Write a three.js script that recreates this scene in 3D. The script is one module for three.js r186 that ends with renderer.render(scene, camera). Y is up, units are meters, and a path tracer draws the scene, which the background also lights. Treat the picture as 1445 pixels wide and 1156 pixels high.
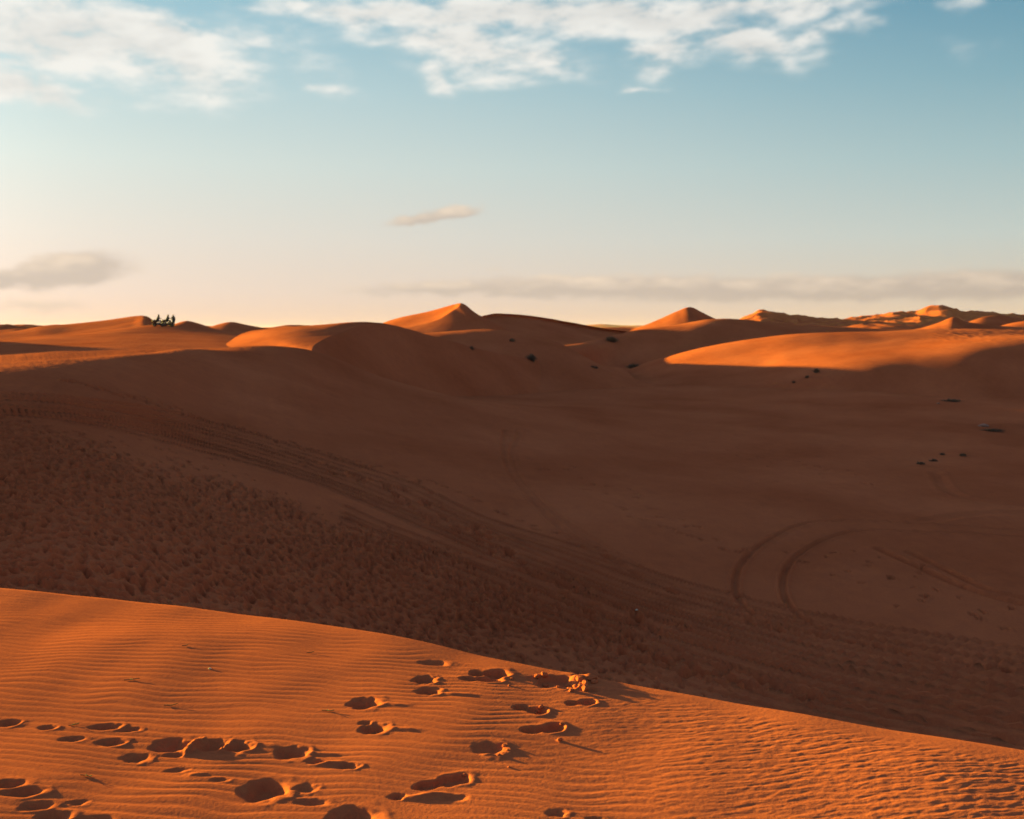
import * as THREE from 'three';
import { mergeGeometries } from 'three/addons/utils/BufferGeometryUtils.js';
import { RoundedBoxGeometry } from 'three/addons/geometries/RoundedBoxGeometry.js';
import { MarchingCubes } from 'three/addons/objects/MarchingCubes.js';

// ------------------------------------------------------------------ camera, sun, exposure
const FPX = 1400, CX = 722.5, CY = 578, HORIZON = 465, EYE = 1.6;   // photograph pixels (1445 x 1156), eye 1.6 m above the near sand
const PITCH = Math.atan((CY - HORIZON) / FPX);
const scene = new THREE.Scene();
const camera = new THREE.PerspectiveCamera(2 * Math.atan(578 / FPX) * 180 / Math.PI, 1445 / 1156, 0.1, 60000);
camera.position.set(0, EYE, 0);
camera.rotation.x = -PITCH;
camera.focus = 4.4;
camera.userData.fStop = 5;
scene.add(camera);

const EXPOSURE = 7.1;
const SUN_AZ = 58 * Math.PI / 180, SUN_EL = 5.2 * Math.PI / 180;    // azimuth to the left of the view
const sunDir = new THREE.Vector3(-Math.sin(SUN_AZ) * Math.cos(SUN_EL), Math.sin(SUN_EL), -Math.cos(SUN_AZ) * Math.cos(SUN_EL));
const sun = new THREE.DirectionalLight(new THREE.Color().setRGB(1, 0.74, 0.08), 5);
sun.position.copy(sunDir).multiplyScalar(400);
sun.castShadow = true;
sun.shadow.radius = 1.6;
sun.shadow.mapSize.set(4096, 4096);
Object.assign(sun.shadow.camera, { left: -300, right: 300, top: 300, bottom: -300, near: 1, far: 1500 });
scene.add(sun); scene.add(sun.target);

const renderer = new THREE.WebGLRenderer({ antialias: true });
renderer.toneMapping = THREE.LinearToneMapping;
renderer.toneMappingExposure = EXPOSURE;
renderer.shadowMap.enabled = true;

// ------------------------------------------------------------------ small mathematics
function rng(seed) { let s = seed >>> 0; return () => { s = (s + 0x6D2B79F5) | 0; let t = Math.imul(s ^ (s >>> 15), 1 | s); t = (t + Math.imul(t ^ (t >>> 7), 61 | t)) ^ t; return ((t ^ (t >>> 14)) >>> 0) / 4294967296; }; }
const clamp = (x, a = 0, b = 1) => Math.min(b, Math.max(a, x));
const mix = (a, b, t) => a + (b - a) * t;
const smooth = (a, b, x) => { const t = clamp((x - a) / (b - a)); return t * t * (3 - 2 * t); };
const perm = new Uint8Array(512); { const r = rng(11), p = [...Array(256).keys()]; for (let i = 255; i > 0; i--) { const j = Math.floor(r() * (i + 1)); [p[i], p[j]] = [p[j], p[i]]; } for (let i = 0; i < 512; i++) perm[i] = p[i & 255]; }
const GX = new Float32Array(256), GY = new Float32Array(256); for (let i = 0; i < 256; i++) { GX[i] = Math.cos(i * 2.39996) * 1.5; GY[i] = Math.sin(i * 2.39996) * 1.5; }
function noise2(x, y) {                                             // gradient noise, about -1 to 1
  const X = Math.floor(x), Y = Math.floor(y), fx = x - X, fy = y - Y, a = X & 255, b = Y & 255;
  const u = fx * fx * fx * (fx * (fx * 6 - 15) + 10), v = fy * fy * fy * (fy * (fy * 6 - 15) + 10);
  const h00 = perm[perm[a] + b], h10 = perm[perm[a + 1] + b], h01 = perm[perm[a] + b + 1], h11 = perm[perm[a + 1] + b + 1];
  return mix(mix(GX[h00] * fx + GY[h00] * fy, GX[h10] * (fx - 1) + GY[h10] * fy, u), mix(GX[h01] * fx + GY[h01] * (fy - 1), GX[h11] * (fx - 1) + GY[h11] * (fy - 1), u), v);
}
function fbm(x, y, n, gain = 0.5) { let s = 0, a = 1; for (let i = 0; i < n; i++) { s += a * noise2(x, y); a *= gain; const t = x * 1.62 + y * 1.18 + 17.3; y = y * 1.62 - x * 1.18 + 9.1; x = t; } return s; }
const pixelDirection = (u, v) => { const x = (u - CX) / FPX, y = (CY - v) / FPX, c = Math.cos(PITCH), s = Math.sin(PITCH); return [x, y * c - s, -y * s - c]; };
const P = (u, v, d) => { const [x, y, z] = pixelDirection(u, v), k = d / -z; return [x * k, EYE + y * k, -d]; };   // photograph pixel at depth d -> point
const toPixel = (x, y, z) => { const c = Math.cos(PITCH), s = Math.sin(PITCH), Y = y - EYE, yy = Y * c - z * s * 1, zz = Y * s + z * c; return [CX + FPX * x / -zz, CY - FPX * (Y * c - z * s) / -zz]; };

// ------------------------------------------------------------------ sky: air and clouds
{
  const W = 4096, H = 2048, data = new Float32Array(W * H * 4);
  const lin = (c) => c.map((x) => { x /= 255; return x <= 0.04045 ? x / 12.92 : ((x + 0.055) / 1.055) ** 2.4; });
  // colour of clear air by elevation (degrees), towards the sun's side and away from it
  const el = [0, 2, 5, 9, 13, 18, 26, 45, 90];
  const near = [[238, 207, 180], [233, 214, 197], [225, 219, 208], [210, 221, 216], [186, 211, 215], [146, 190, 206], [118, 170, 196], [96, 150, 184], [78, 132, 172]].map(lin);
  const away = [[218, 194, 166], [209, 198, 179], [190, 202, 196], [158, 188, 192], [124, 168, 182], [84, 141, 168], [74, 132, 165], [72, 128, 164], [70, 124, 164]].map(lin);
  const cloudNear = lin([250, 246, 238]), cloudAway = lin([240, 238, 232]), cloudDark = lin([196, 193, 189]), lowLight = lin([248, 226, 200]), lowDark = lin([194, 180, 166]);
  const polar = (u, v) => { const [x, y, z] = pixelDirection(u, v), l = Math.hypot(x, y, z); return [Math.atan2(x, -z) * FPX, Math.asin(y / l) * FPX]; };
  // banks of cloud: pixel centre, half sizes in pixels, weight, tilt
  const banks = [
    [60, 45, 170, 45, 1.0, 0.05], [230, 65, 110, 34, 0.85, -0.25], [20, 122, 80, 20, 0.95, -0.12], [270, 118, 60, 28, 0.55, -0.35], [120, 100, 90, 26, 0.45, -0.1], [350, 55, 60, 16, 0.45, -0.2],
    [470, 128, 40, 10, 0.5, -0.15], [240, 150, 90, 16, 0.35, 0], [430, 75, 60, 30, 0.35, -0.4],
    [500, 15, 130, 16, 0.85, 0.02], [680, 18, 170, 22, 0.95, 0.0], [650, 65, 90, 26, 0.9, -0.12], [740, 80, 80, 18, 0.75, -0.15], [615, 110, 30, 18, 0.7, -0.6], [700, 108, 60, 15, 0.55, 0.05], [900, 22, 150, 24, 0.95, -0.05], [1090, 8, 120, 14, 0.8, 0],
    [950, 70, 55, 20, 0.8, 0.3], [1065, 62, 70, 22, 1.0, -0.1], [1165, 45, 45, 14, 0.65, 0.2], [1225, 28, 18, 14, 0.5, -0.4], [1365, 6, 30, 9, 0.35, -0.3], [1360, 68, 60, 16, 0.25, -0.3], [892, 119, 28, 4, 0.75, 0.03], [820, 40, 80, 20, 0.7, -0.1], [540, 50, 70, 14, 0.4, 0.1],
  ].map(([u, v, a, b, w, t]) => [...polar(u, v), a, b, w, Math.cos(t), Math.sin(t)]);
  const low = [                                                      // distant banks above the horizon
    [105, 380, 62, 19, 1.2, 0.14], [30, 392, 80, 12, 1.0, 0.06], [612, 305, 56, 8.5, 1.15, 0.16], [655, 299, 22, 3, 0.5, 0.2],
    [640, 407, 150, 10, 0.75, 0.02], [860, 405, 220, 15, 1.0, 0.0], [1120, 407, 230, 15, 1.0, 0.01], [1380, 402, 200, 17, 1.05, 0.02], [700, 381, 14, 4, 0.5, 0], [60, 432, 90, 12, 0.5, 0], [315, 397, 24, 4, 0.4, 0], [300, 432, 60, 5, 0.35, 0.0], [560, 414, 70, 7, 0.35, 0.1],
  ].map(([u, v, a, b, w, t]) => [...polar(u, v), a, b, w, Math.cos(t), Math.sin(t)]);
  const cover = (list, X, Y) => { let s = 0; for (const [x, y, a, b, w, c, n] of list) { const dx = X - x, dy = Y - y, p = (dx * c + dy * n) / a, q = (dy * c - dx * n) / b, r = p * p + q * q; if (r < 6) s = Math.max(s, w * Math.exp(-r * 0.75)) + 0.25 * Math.min(s, w * Math.exp(-r * 0.75)); } return s; };
  for (let j = 0; j < H; j++) {
    const E = ((j + 0.5) / H - 0.5) * Math.PI, deg = Math.max(0, E * 180 / Math.PI);
    let k = 0; while (k < el.length - 2 && deg > el[k + 1]) k++;
    const f = clamp((deg - el[k]) / (el[k + 1] - el[k]));
    for (let i = 0; i < W; i++) {
      const phi = ((i + 0.5) / W - 0.5) * 2 * Math.PI, x = Math.cos(phi) * Math.cos(E), z = Math.sin(phi) * Math.cos(E);
      const az = Math.atan2(x, -z), o = (j * W + i) * 4;
      let toSun = (x * sunDir.x + z * sunDir.z) / Math.cos(E) / Math.cos(SUN_EL);
      toSun = smooth(-0.12, 0.82, toSun);
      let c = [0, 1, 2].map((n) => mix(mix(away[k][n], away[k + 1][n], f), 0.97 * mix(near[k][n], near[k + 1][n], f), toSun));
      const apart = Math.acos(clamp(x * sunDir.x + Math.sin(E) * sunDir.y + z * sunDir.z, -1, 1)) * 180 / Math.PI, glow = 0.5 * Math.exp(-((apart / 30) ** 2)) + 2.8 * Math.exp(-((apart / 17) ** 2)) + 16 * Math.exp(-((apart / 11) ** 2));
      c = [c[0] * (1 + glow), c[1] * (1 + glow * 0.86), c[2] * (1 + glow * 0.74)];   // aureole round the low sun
      if (E > 0) {
        const X = az * FPX, Y = E * FPX;
        const inFrame = smooth(1.15, 0.95, Math.abs(az) / 0.5) * smooth(560, 470, Y);
        let b = 0;
        if (inFrame > 0) b = cover(banks, X + 26 * fbm(X * 0.012, Y * 0.02 + 40, 3), Y + 12 * fbm(X * 0.012 + 60, Y * 0.02, 3));
        if (inFrame < 1) b = mix(clamp(0.42 + fbm(X * 0.0022 + 3, Y * 0.0048, 2) * 0.9, 0, 1) * smooth(250, 420, Y) * smooth(1500, 900, Y), b, inFrame);
        if (b > 0.02) {
        const fine = fbm(X * 0.009 + 5, Y * 0.026 + 1, 6, 0.58), streak = fbm((X + Y * 0.7 + 30 * fbm(X * 0.01, Y * 0.02 + 5, 2)) * 0.014 + 80, (Y - X * 0.15) * 0.05, 6, 0.64);
        const b2 = 1.03 * b + 0.3 * b * fine + 0.42 * b * streak + 0.12 * fine * smooth(0.04, 0.3, b), dens = 0.88 * (0.35 * smooth(0.08, 0.6, b2) + 0.65 * smooth(0.3, 1.0, b2));
        const light = clamp(0.88 + 0.24 * fine - 0.22 * smooth(0.6, 1.2, b) + 0.12 * streak);
        const cl = [0, 1, 2].map((n) => mix(cloudDark[n], mix(cloudAway[n], cloudNear[n], toSun), light));
        c = c.map((q, n) => mix(q, cl[n], dens));
        }
        const lw = Y < 200 && Math.abs(az) < 0.7 ? cover(low, X + 10 * fbm(X * 0.03, Y * 0.06, 3), Y + 4 * fbm(X * 0.03 + 9, Y * 0.06, 3)) : 0;
        if (lw > 0.03) {
          const fn = fbm(X * 0.012, Y * 0.05 + 7, 4, 0.5), ld = smooth(0.2, 0.8, lw + 0.3 * lw * fn) * 0.88;
          const lit = clamp(0.0 + 1.1 * (lw - cover(low, X, Y + 6)) + 0.3 * smooth(0.6, 0.2, lw) + 0.35 * fn);
          const dk = lowDark.map((q, n) => q * mix(0.92, 1.16, toSun));
          c = c.map((q, n) => mix(q, mix(dk[n], lowLight[n], lit), ld));
        }
      }
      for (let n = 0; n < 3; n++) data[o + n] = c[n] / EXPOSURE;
      data[o + 3] = 1;
    }
  }
  const sky = new THREE.DataTexture(data, W, H, THREE.RGBAFormat, THREE.FloatType);
  sky.mapping = THREE.EquirectangularReflectionMapping;
  sky.magFilter = sky.minFilter = THREE.LinearFilter;
  sky.needsUpdate = true;
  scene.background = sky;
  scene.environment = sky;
}

// ------------------------------------------------------------------ sand
function tile(n, fn) { const d = new Uint8Array(n * n * 4); for (let j = 0; j < n; j++) for (let i = 0; i < n; i++) { const c = fn(i / n, j / n), o = (j * n + i) * 4; for (let k = 0; k < 3; k++) d[o + k] = clamp(c[k]) * 255; d[o + 3] = 255; } const t = new THREE.DataTexture(d, n, n); t.wrapS = t.wrapT = THREE.RepeatWrapping; t.magFilter = THREE.LinearFilter; t.minFilter = THREE.LinearMipmapLinearFilter; t.generateMipmaps = true; t.needsUpdate = true; return t; }
const torus = (x, y, k, n, g = 0.5) => {                             // tiling noise: blend of shifted copies
  const a = x * k, b = y * k, u = smooth(0, 1, x), v = smooth(0, 1, y);
  return mix(mix(fbm(a, b, n, g), fbm(a - k, b, n, g), u), mix(fbm(a, b - k, n, g), fbm(a - k, b - k, n, g), u), v);
};
const grainRandom = rng(5);
const sandColor = tile(1024, (x, y) => { const g = grainRandom(), a = torus(x, y, 9, 4, 0.6), b = torus(x + 0.3, y + 0.7, 60, 3, 0.7); const v = 0.80 + 0.07 * a + 0.05 * b + 0.24 * (g - 0.5); return [v, v * (1 + 0.03 * b), v * (1 - 0.05 * a)]; });
sandColor.colorSpace = THREE.NoColorSpace;
const grainRandom2 = rng(9);
const sandBump = tile(1024, (x, y) => { const v = 0.5 + 0.14 * torus(x, y, 90, 3, 0.8) + 0.22 * (grainRandom2() - 0.5); return [v, v, v]; });
const sandMaterial = (scale, bump_) => {
  const map = sandColor.clone(), bump = sandBump.clone();
  map.repeat.set(scale, scale); bump.repeat.set(scale * 1.3, scale * 1.3); map.needsUpdate = bump.needsUpdate = true;
  return new THREE.MeshPhysicalMaterial({ specularIntensity: 0, color: new THREE.Color().setRGB(0.43, 0.107, 0.048), map, bumpMap: bump, bumpScale: bump_, roughness: 1, vertexColors: true });
};
const nearSand = sandMaterial(0.7, 0.0016), midSand = sandMaterial(0.25, 0.006), farSand = sandMaterial(0.05, 0.03);

function tag(o, label, category, group, kind) { o.userData.label = label; if (category) o.userData.category = category; if (group) o.userData.group = group; if (kind) o.userData.kind = kind; return o; }
const taken = {};
const numbered = (n) => { const k = taken[n] ?? 0; taken[n] = k + 1; return k ? n + '_' + String(k).padStart(3, '0') : n; };
function land(name, geometry, material, label) { const m = new THREE.Mesh(geometry, material); m.name = numbered(name); m.castShadow = m.receiveShadow = true; tag(m, label, 'sand dune', null, 'structure'); scene.add(m); return m; }
function gridGeometry(pos, nu, nv, flip) {                                 // pos: Float32Array of nv rows of nu points
  const g = new THREE.BufferGeometry(), uv = new Float32Array(nu * nv * 2), index = new Uint32Array((nu - 1) * (nv - 1) * 6);
  for (let k = 0; k < nu * nv; k++) { uv[k * 2] = pos[k * 3]; uv[k * 2 + 1] = pos[k * 3 + 2]; }
  let o = 0;
  for (let j = 0; j < nv - 1; j++) for (let i = 0; i < nu - 1; i++) { const a = j * nu + i, b = a + 1, c = a + nu, d = c + 1; const [p, q] = flip ? [c, b] : [b, c]; index[o++] = a; index[o++] = p; index[o++] = q; index[o++] = p; index[o++] = flip ? b : d; index[o++] = flip ? d : q; if (flip) { index[o - 3] = c; index[o - 2] = d; index[o - 1] = b; } }
  const tone = new Float32Array(nu * nv * 3);                        // patches of paler and redder sand
  for (let k = 0; k < nu * nv; k++) { const x = pos[k * 3], z = pos[k * 3 + 2], a = fbm(x * 0.13 + 7, z * 0.13, 4, 0.6), b = noise2(x * 0.9, z * 0.9 + 40), v = 0.95 + 0.12 * a + 0.03 * b; tone[k * 3] = v; tone[k * 3 + 1] = v * (1 + 0.05 * a); tone[k * 3 + 2] = v * (1 + 0.07 * a); }
  g.setAttribute('position', new THREE.BufferAttribute(pos, 3)); g.setAttribute('uv', new THREE.BufferAttribute(uv, 2)); g.setAttribute('color', new THREE.BufferAttribute(tone, 3)); g.setIndex(new THREE.BufferAttribute(index, 1));
  g.computeVertexNormals();
  return g;
}
const cr = (a, b, c, d, t) => { const o = [0, 0, 0]; for (let k = 0; k < 3; k++) { const m0 = (c[k] - a[k]) * 0.5, m1 = (d[k] - b[k]) * 0.5, t2 = t * t, t3 = t2 * t; o[k] = (2 * t3 - 3 * t2 + 1) * b[k] + (t3 - 2 * t2 + t) * m0 + (3 * t2 - 2 * t3) * c[k] + (t3 - t2) * m1; } return o; };
function along(points, t) {                                          // Catmull-Rom through points, t in index units
  const n = points.length, i = Math.min(n - 2, Math.max(0, Math.floor(t))), f = t - i, b = points[i], c = points[i + 1];
  const a = i > 0 ? points[i - 1] : [0, 1, 2].map((k) => 2 * b[k] - c[k]), d = i + 2 < n ? points[i + 2] : [0, 1, 2].map((k) => 2 * c[k] - b[k]);
  return cr(a, b, c, d, f);
}
// a surface through rows of control points; it may break (a sharp crest) at the rows listed in crease
function loft(rows, { crease = [], nu = 160, nv = 24, ts, spans, relief }) {
  ts ??= [...Array(nu).keys()].map((i) => i / (nu - 1) * (rows[0].length - 1)); nu = ts.length;
  const cuts = [0, ...crease, rows.length - 1], cross = [];
  for (let s = 0; s < cuts.length - 1; s++) for (let r = cuts[s]; r < cuts[s + 1]; r++) { const m = spans?.[r] ?? nv; for (let q = 0; q < m; q++) cross.push([cuts[s], cuts[s + 1], r - cuts[s] + q / m]); }
  cross.push([cuts[cuts.length - 2], cuts[cuts.length - 1], cuts[cuts.length - 1] - cuts[cuts.length - 2]]);
  const pos = new Float32Array(nu * cross.length * 3);
  ts.forEach((t, i) => {
    const column = rows.map((r) => along(r, t));
    const pieces = {};
    cross.forEach(([a, b, f], j) => { const p = along(pieces[a] ??= column.slice(a, b + 1), f), o = (j * nu + i) * 3; pos[o] = p[0]; pos[o + 1] = p[1]; pos[o + 2] = p[2]; });
  });
  if (relief) for (let k = 0; k < pos.length; k += 3) pos[k + 1] += relief(pos[k], pos[k + 2], pos[k + 1], (k / 3) % nu, Math.floor(k / 3 / nu));
  return { pos, nu, nv: cross.length };
}
const px = (list) => list.map(([u, v, d]) => P(u, v, d));

// marks pressed into sand: dents (prints, holes), mounds and wheel tracks, found by place
class Relief {
  constructor(cell) { this.cell = cell; this.map = new Map(); }
  put(x0, x1, z0, z1, f) { const c = this.cell; for (let i = Math.floor(x0 / c); i <= Math.floor(x1 / c); i++) for (let j = Math.floor(z0 / c); j <= Math.floor(z1 / c); j++) { const k = i * 65536 + j; let l = this.map.get(k); if (!l) this.map.set(k, l = []); l.push(f); } }
  // half length l along angle a (0 = along x), half width w, depth (negative = mound), rim height, boot = narrower waist
  dent(x, z, l, w, a, depth, rim = 0.25, { boot = 0, wall = 0.45, push = 0, rough = 0.15 } = {}) {
    const R = Math.max(l, w) * 1.9;
    this.put(x - R, x + R, z - R, z + R, { kind: 0, x, z, l, w, c: Math.cos(a), s: Math.sin(a), depth, rim: rim * Math.abs(depth), boot, wall, push, rough });
  }
  track(points, width, depth, rim = 0.35, wobble = 0.3) {
    for (let i = 0; i + 1 < points.length; i++) {
      const [ax, az] = points[i], [bx, bz] = points[i + 1], R = width * 2.6, L = Math.hypot(bx - ax, bz - az) || 1e-6;
      this.put(Math.min(ax, bx) - R, Math.max(ax, bx) + R, Math.min(az, bz) - R, Math.max(az, bz) + R, { kind: 1, ax, az, dx: (bx - ax) / L, dz: (bz - az) / L, L, width, depth, rim, wobble, points });
    }
  }
  at(x, z) {
    const list = this.map.get(Math.floor(x / this.cell) * 65536 + Math.floor(z / this.cell));
    if (!list) return 0;
    let h = 0; let tracks = null;
    for (const f of list) {
      if (f.kind === 0) {
        const dx = x - f.x, dz = z - f.z, p = (dx * f.c + dz * f.s) / f.l, q = (dz * f.c - dx * f.s) / f.w;
        if (Math.abs(p) > 1.9 || Math.abs(q) > 1.9) continue;
        let r = f.boot ? Math.min(Math.hypot((p - 0.42) / 0.6, q), Math.hypot((p + 0.55) / 0.46, q / 0.82), Math.hypot(p / 0.75, q / 0.62)) : Math.hypot(p, q);
        r += f.rough * noise2(x * 9 / Math.max(0.1, f.l * 5) + f.x * 7, z * 9 / Math.max(0.1, f.l * 5) + f.z * 5) * 1.4;
        if (r > 1.9) continue;
        const side = 0.35 + (0.5 + f.push) * clamp(p, -1, 1);
        h += f.depth > 0 ? -f.depth * (1 - smooth(f.wall, 1.05, r)) + f.rim * Math.max(0, side) * Math.exp(-(((r - 1.2) / 0.24) ** 2)) : -f.depth * smooth(1.3, 0, r);
      } else {
        const t = clamp((x - f.ax) * f.dx + (z - f.az) * f.dz, 0, f.L), r = Math.hypot(x - f.ax - f.dx * t, z - f.az - f.dz * t) / f.width;
        tracks ??= new Map(); const old = tracks.get(f.points); if (!old || r < old[0]) tracks.set(f.points, [r, f]);
      }
    }
    if (tracks) for (const [r, f] of tracks.values()) { const k = 1 + f.wobble * noise2(x * 1.7, z * 1.7); h += k * f.depth * (-(1 - smooth(0.35, 1.05, r)) + f.rim * Math.exp(-(((r - 1.35) / 0.35) ** 2))); }
    return h;
  }
}
// ------------------------------------------------------------------ the desert floor, out to the horizon
{
  const ring = [0, 40, 120, 400, 1200, 4000, 12000, 40000], n = 64, pos = [], idx = [];
  for (const r of ring) for (let i = 0; i < n; i++) { const a = i / n * Math.PI * 2; pos.push(r * Math.cos(a), EYE - 9, r * Math.sin(a)); }
  for (let j = 0; j < ring.length - 1; j++) for (let i = 0; i < n; i++) { const a = j * n + i, b = j * n + (i + 1) % n, c = a + n, d = b + n; if (j) idx.push(a, b, c); idx.push(b, d, c); }
  const g = new THREE.BufferGeometry(); g.setAttribute('position', new THREE.Float32BufferAttribute(pos, 3)); g.setAttribute('uv', new THREE.Float32BufferAttribute(pos.flatMap((_, k) => k % 3 ? [] : [pos[k] / 4, pos[k + 2] / 4]), 2)); g.setAttribute('color', new THREE.Float32BufferAttribute(pos.map(() => 0.95), 3)); g.setIndex(idx); g.computeVertexNormals();
  const m = new THREE.Mesh(g, farSand); m.name = 'desert_floor'; m.receiveShadow = true; tag(m, 'flat orange sand plain reaching the horizon between the dunes', 'ground', null, 'structure'); scene.add(m);
}

// ------------------------------------------------------------------ the near dune, sunlit and rippled
const plane = (u, v, y = 0) => { const [dx, dy, dz] = pixelDirection(u, v), t = (y - EYE) / dy; return [dx * t, y, dz * t]; };
const crestPixels = [[-400, 795], [-200, 812], [0, 833], [200, 852], [400, 879], [600, 913], [720, 938], [840, 958], [1000, 985], [1200, 1023], [1445, 1064], [1650, 1100], [1850, 1136]];
const crestV = (u) => { let i = 0; while (i < crestPixels.length - 2 && u > crestPixels[i + 1][0]) i++; const [a, b] = crestPixels[i], [c, d] = crestPixels[i + 1], f = (u - a) / (c - a), p = crestPixels[Math.max(0, i - 1)], q = crestPixels[Math.min(crestPixels.length - 1, i + 2)]; const m0 = (d - p[1]) / (c - p[0]) * (c - a), m1 = (q[1] - b) / (q[0] - a) * (c - a); const f2 = f * f, f3 = f2 * f; return (2 * f3 - 3 * f2 + 1) * b + (f3 - 2 * f2 + f) * m0 + (3 * f2 - 2 * f3) * d + (f3 - f2) * m1; };
const nearMarks = new Relief(0.25);
{
  const K = (u, v, l, w, angle, depth, rim, o) => { const [x, , z] = plane(u, v); nearMarks.dent(x, z, l * 0.8, w * 0.8, angle * Math.PI / 180, depth * (depth > 0 ? (o?.boot ? 0.46 : 0.39) : 0.42), rim * 0.24, { ...o, wall: (o?.wall ?? 0.3) * (o?.boot ? 0.85 : 0.35) }); };
  // angle: degrees from the picture's left-right line, positive turns the right end towards the camera
  // old, half filled holes
  K(372, 1112, 0.115, 0.115, 0, 0.11, 0.26, { wall: 0.55, push: 0.2 });
  K(497, 1152, 0.12, 0.11, 0, 0.10, 0.25, { wall: 0.5 });
  K(513, 993, 0.095, 0.085, 0, 0.085, 0.22, { wall: 0.55, push: 0.5 });
  K(527, 1028, 0.08, 0.07, 0, 0.075, 0.25, { wall: 0.55, push: 0.6 });
  K(515, 1020, 0.04, 0.03, 0, 0.03, 0.2);
  K(410, 1060, 0.09, 0.075, 5, 0.075, 0.35, { wall: 0.5, push: 0.5 });
  K(447, 1073, 0.05, 0.03, 0, 0.03, 0.4);
  K(598, 961, 0.075, 0.07, 0, 0.07, 0.3, { wall: 0.55, push: 0.6 });
  K(604, 977, 0.075, 0.065, 0, 0.07, 0.25, { wall: 0.6, push: 0.4 });
  K(612, 937, 0.10, 0.05, 8, 0.045, 0.35, { push: 0.5 });
  K(690, 951, 0.12, 0.075, 3, 0.075, 0.3, { boot: 1, push: 0.5 });
  K(680, 959, 0.13, 0.055, 0, 0.05, 0.3, { boot: 1, push: 0.6 });
  K(785, 1146, 0.05, 0.04, 0, 0.04, 0.3);
  K(560, 1121, 0.042, 0.035, 0, 0.045, 0.2, { wall: 0.4 });
  // the broken patch on the crest
  K(778, 960, 0.13, 0.10, 6, 0.09, 0.35, { rough: 0.3, push: 0.7 });
  K(806, 966, 0.06, 0.06, 30, 0.05, 0.5, { rough: 0.4 });
  K(838, 972, 0.07, 0.035, 12, 0.03, 0.5, { rough: 0.3 });
  K(819, 957, 0.075, 0.04, -8, -0.045, 0);
  K(822, 969, 0.07, 0.03, -10, -0.035, 0);
  K(766, 953, 0.05, 0.022, 5, -0.03, 0);
  K(880, 972, 0.22, 0.03, 14, -0.018, 0);
  // fresh boot prints
  K(748, 1000, 0.10, 0.055, 28, 0.045, 0.5, { boot: 1, wall: 0.72, push: 0.7 });
  K(820, 990, 0.085, 0.05, -10, 0.04, 0.5, { boot: 1, wall: 0.7, push: 0.7 });
  K(766, 1027, 0.115, 0.06, -16, 0.055, 0.5, { boot: 1, wall: 0.7, push: 0.8 });
  K(690, 1056, 0.085, 0.075, 12, 0.05, 0.55, { wall: 0.75, push: 0.8 });
  K(693, 1062, 0.05, 0.03, 3, -0.02, 0);
  K(790, 1044, 0.02, 0.012, 40, -0.018, 0);
  K(625, 1102, 0.135, 0.058, -24, 0.05, 0.4, { boot: 1, wall: 0.75, push: 0.3 });
  K(605, 1106, 0.06, 0.03, -15, -0.016, 0);
  K(600, 1121, 0.10, 0.03, -12, -0.028, 0);
  K(640, 1124, 0.08, 0.035, 4, 0.02, 0.3);
  // the old worn trail at the left
  K(10, 1020, 0.07, 0.05, 2, 0.055, 0.4, { push: 0.4 });
  K(66, 1027, 0.05, 0.035, -4, 0.04, 0.5, { push: 0.6 });
  K(148, 1025, 0.085, 0.05, 0, 0.06, 0.35, { push: 0.5 });
  K(182, 1029, 0.06, 0.035, -8, 0.035, 0.5);
  K(100, 1043, 0.07, 0.035, -3, 0.035, 0.4);
  K(154, 1047, 0.08, 0.05, -4, 0.055, 0.45, { push: 0.4 });
  K(190, 1068, 0.075, 0.055, 10, 0.045, 0.35, { push: 0.4 });
  K(240, 1050, 0.10, 0.085, 0, 0.075, 0.3, { wall: 0.4, push: 0.2 });
  K(300, 1050, 0.08, 0.08, 0, 0.07, 0.3, { wall: 0.4 });
  K(335, 1052, 0.075, 0.07, 10, 0.065, 0.4, { wall: 0.4, push: 0.7 });
  K(272, 1052, 0.03, 0.10, 8, -0.05, 0);
  K(318, 1052, 0.025, 0.08, 8, -0.03, 0);
  K(245, 1064, 0.06, 0.03, 0, 0.03, 0.4);
  K(250, 1085, 0.06, 0.03, -5, 0.02, 0.4); K(275, 1092, 0.05, 0.025, -10, -0.012, 0); K(310, 1099, 0.05, 0.025, 0, 0.018, 0.5);
  K(490, 1080, 0.06, 0.035, 0, 0.035, 0.5, { push: 0.5 }); K(465, 1075, 0.08, 0.025, -10, -0.02, 0);
  K(10, 1108, 0.09, 0.05, -10, 0.055, 0.35); K(30, 1120, 0.10, 0.05, -8, 0.06, 0.45, { push: 0.5 }); K(50, 1138, 0.08, 0.045, -10, 0.045, 0.5);
  K(75, 1152, 0.08, 0.05, 0, 0.06, 0.4); K(130, 1158, 0.10, 0.05, 0, 0.03, 0.4); K(110, 1132, 0.05, 0.03, 0, 0.025, 0.3);
  K(430, 1110, 0.06, 0.05, 0, 0.03, 0.4); K(440, 1130, 0.08, 0.04, 5, 0.03, 0.3); K(840, 1155, 0.05, 0.03, 0, 0.02, 0.4);
  // little tails of sand blown behind the rims
  for (const [u, v] of [[560, 996], [572, 1030], [650, 958], [648, 981], [720, 954], [380, 1050], [455, 1062]]) K(u, v, 0.10, 0.025, 10, -0.012, 0);
}
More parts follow.
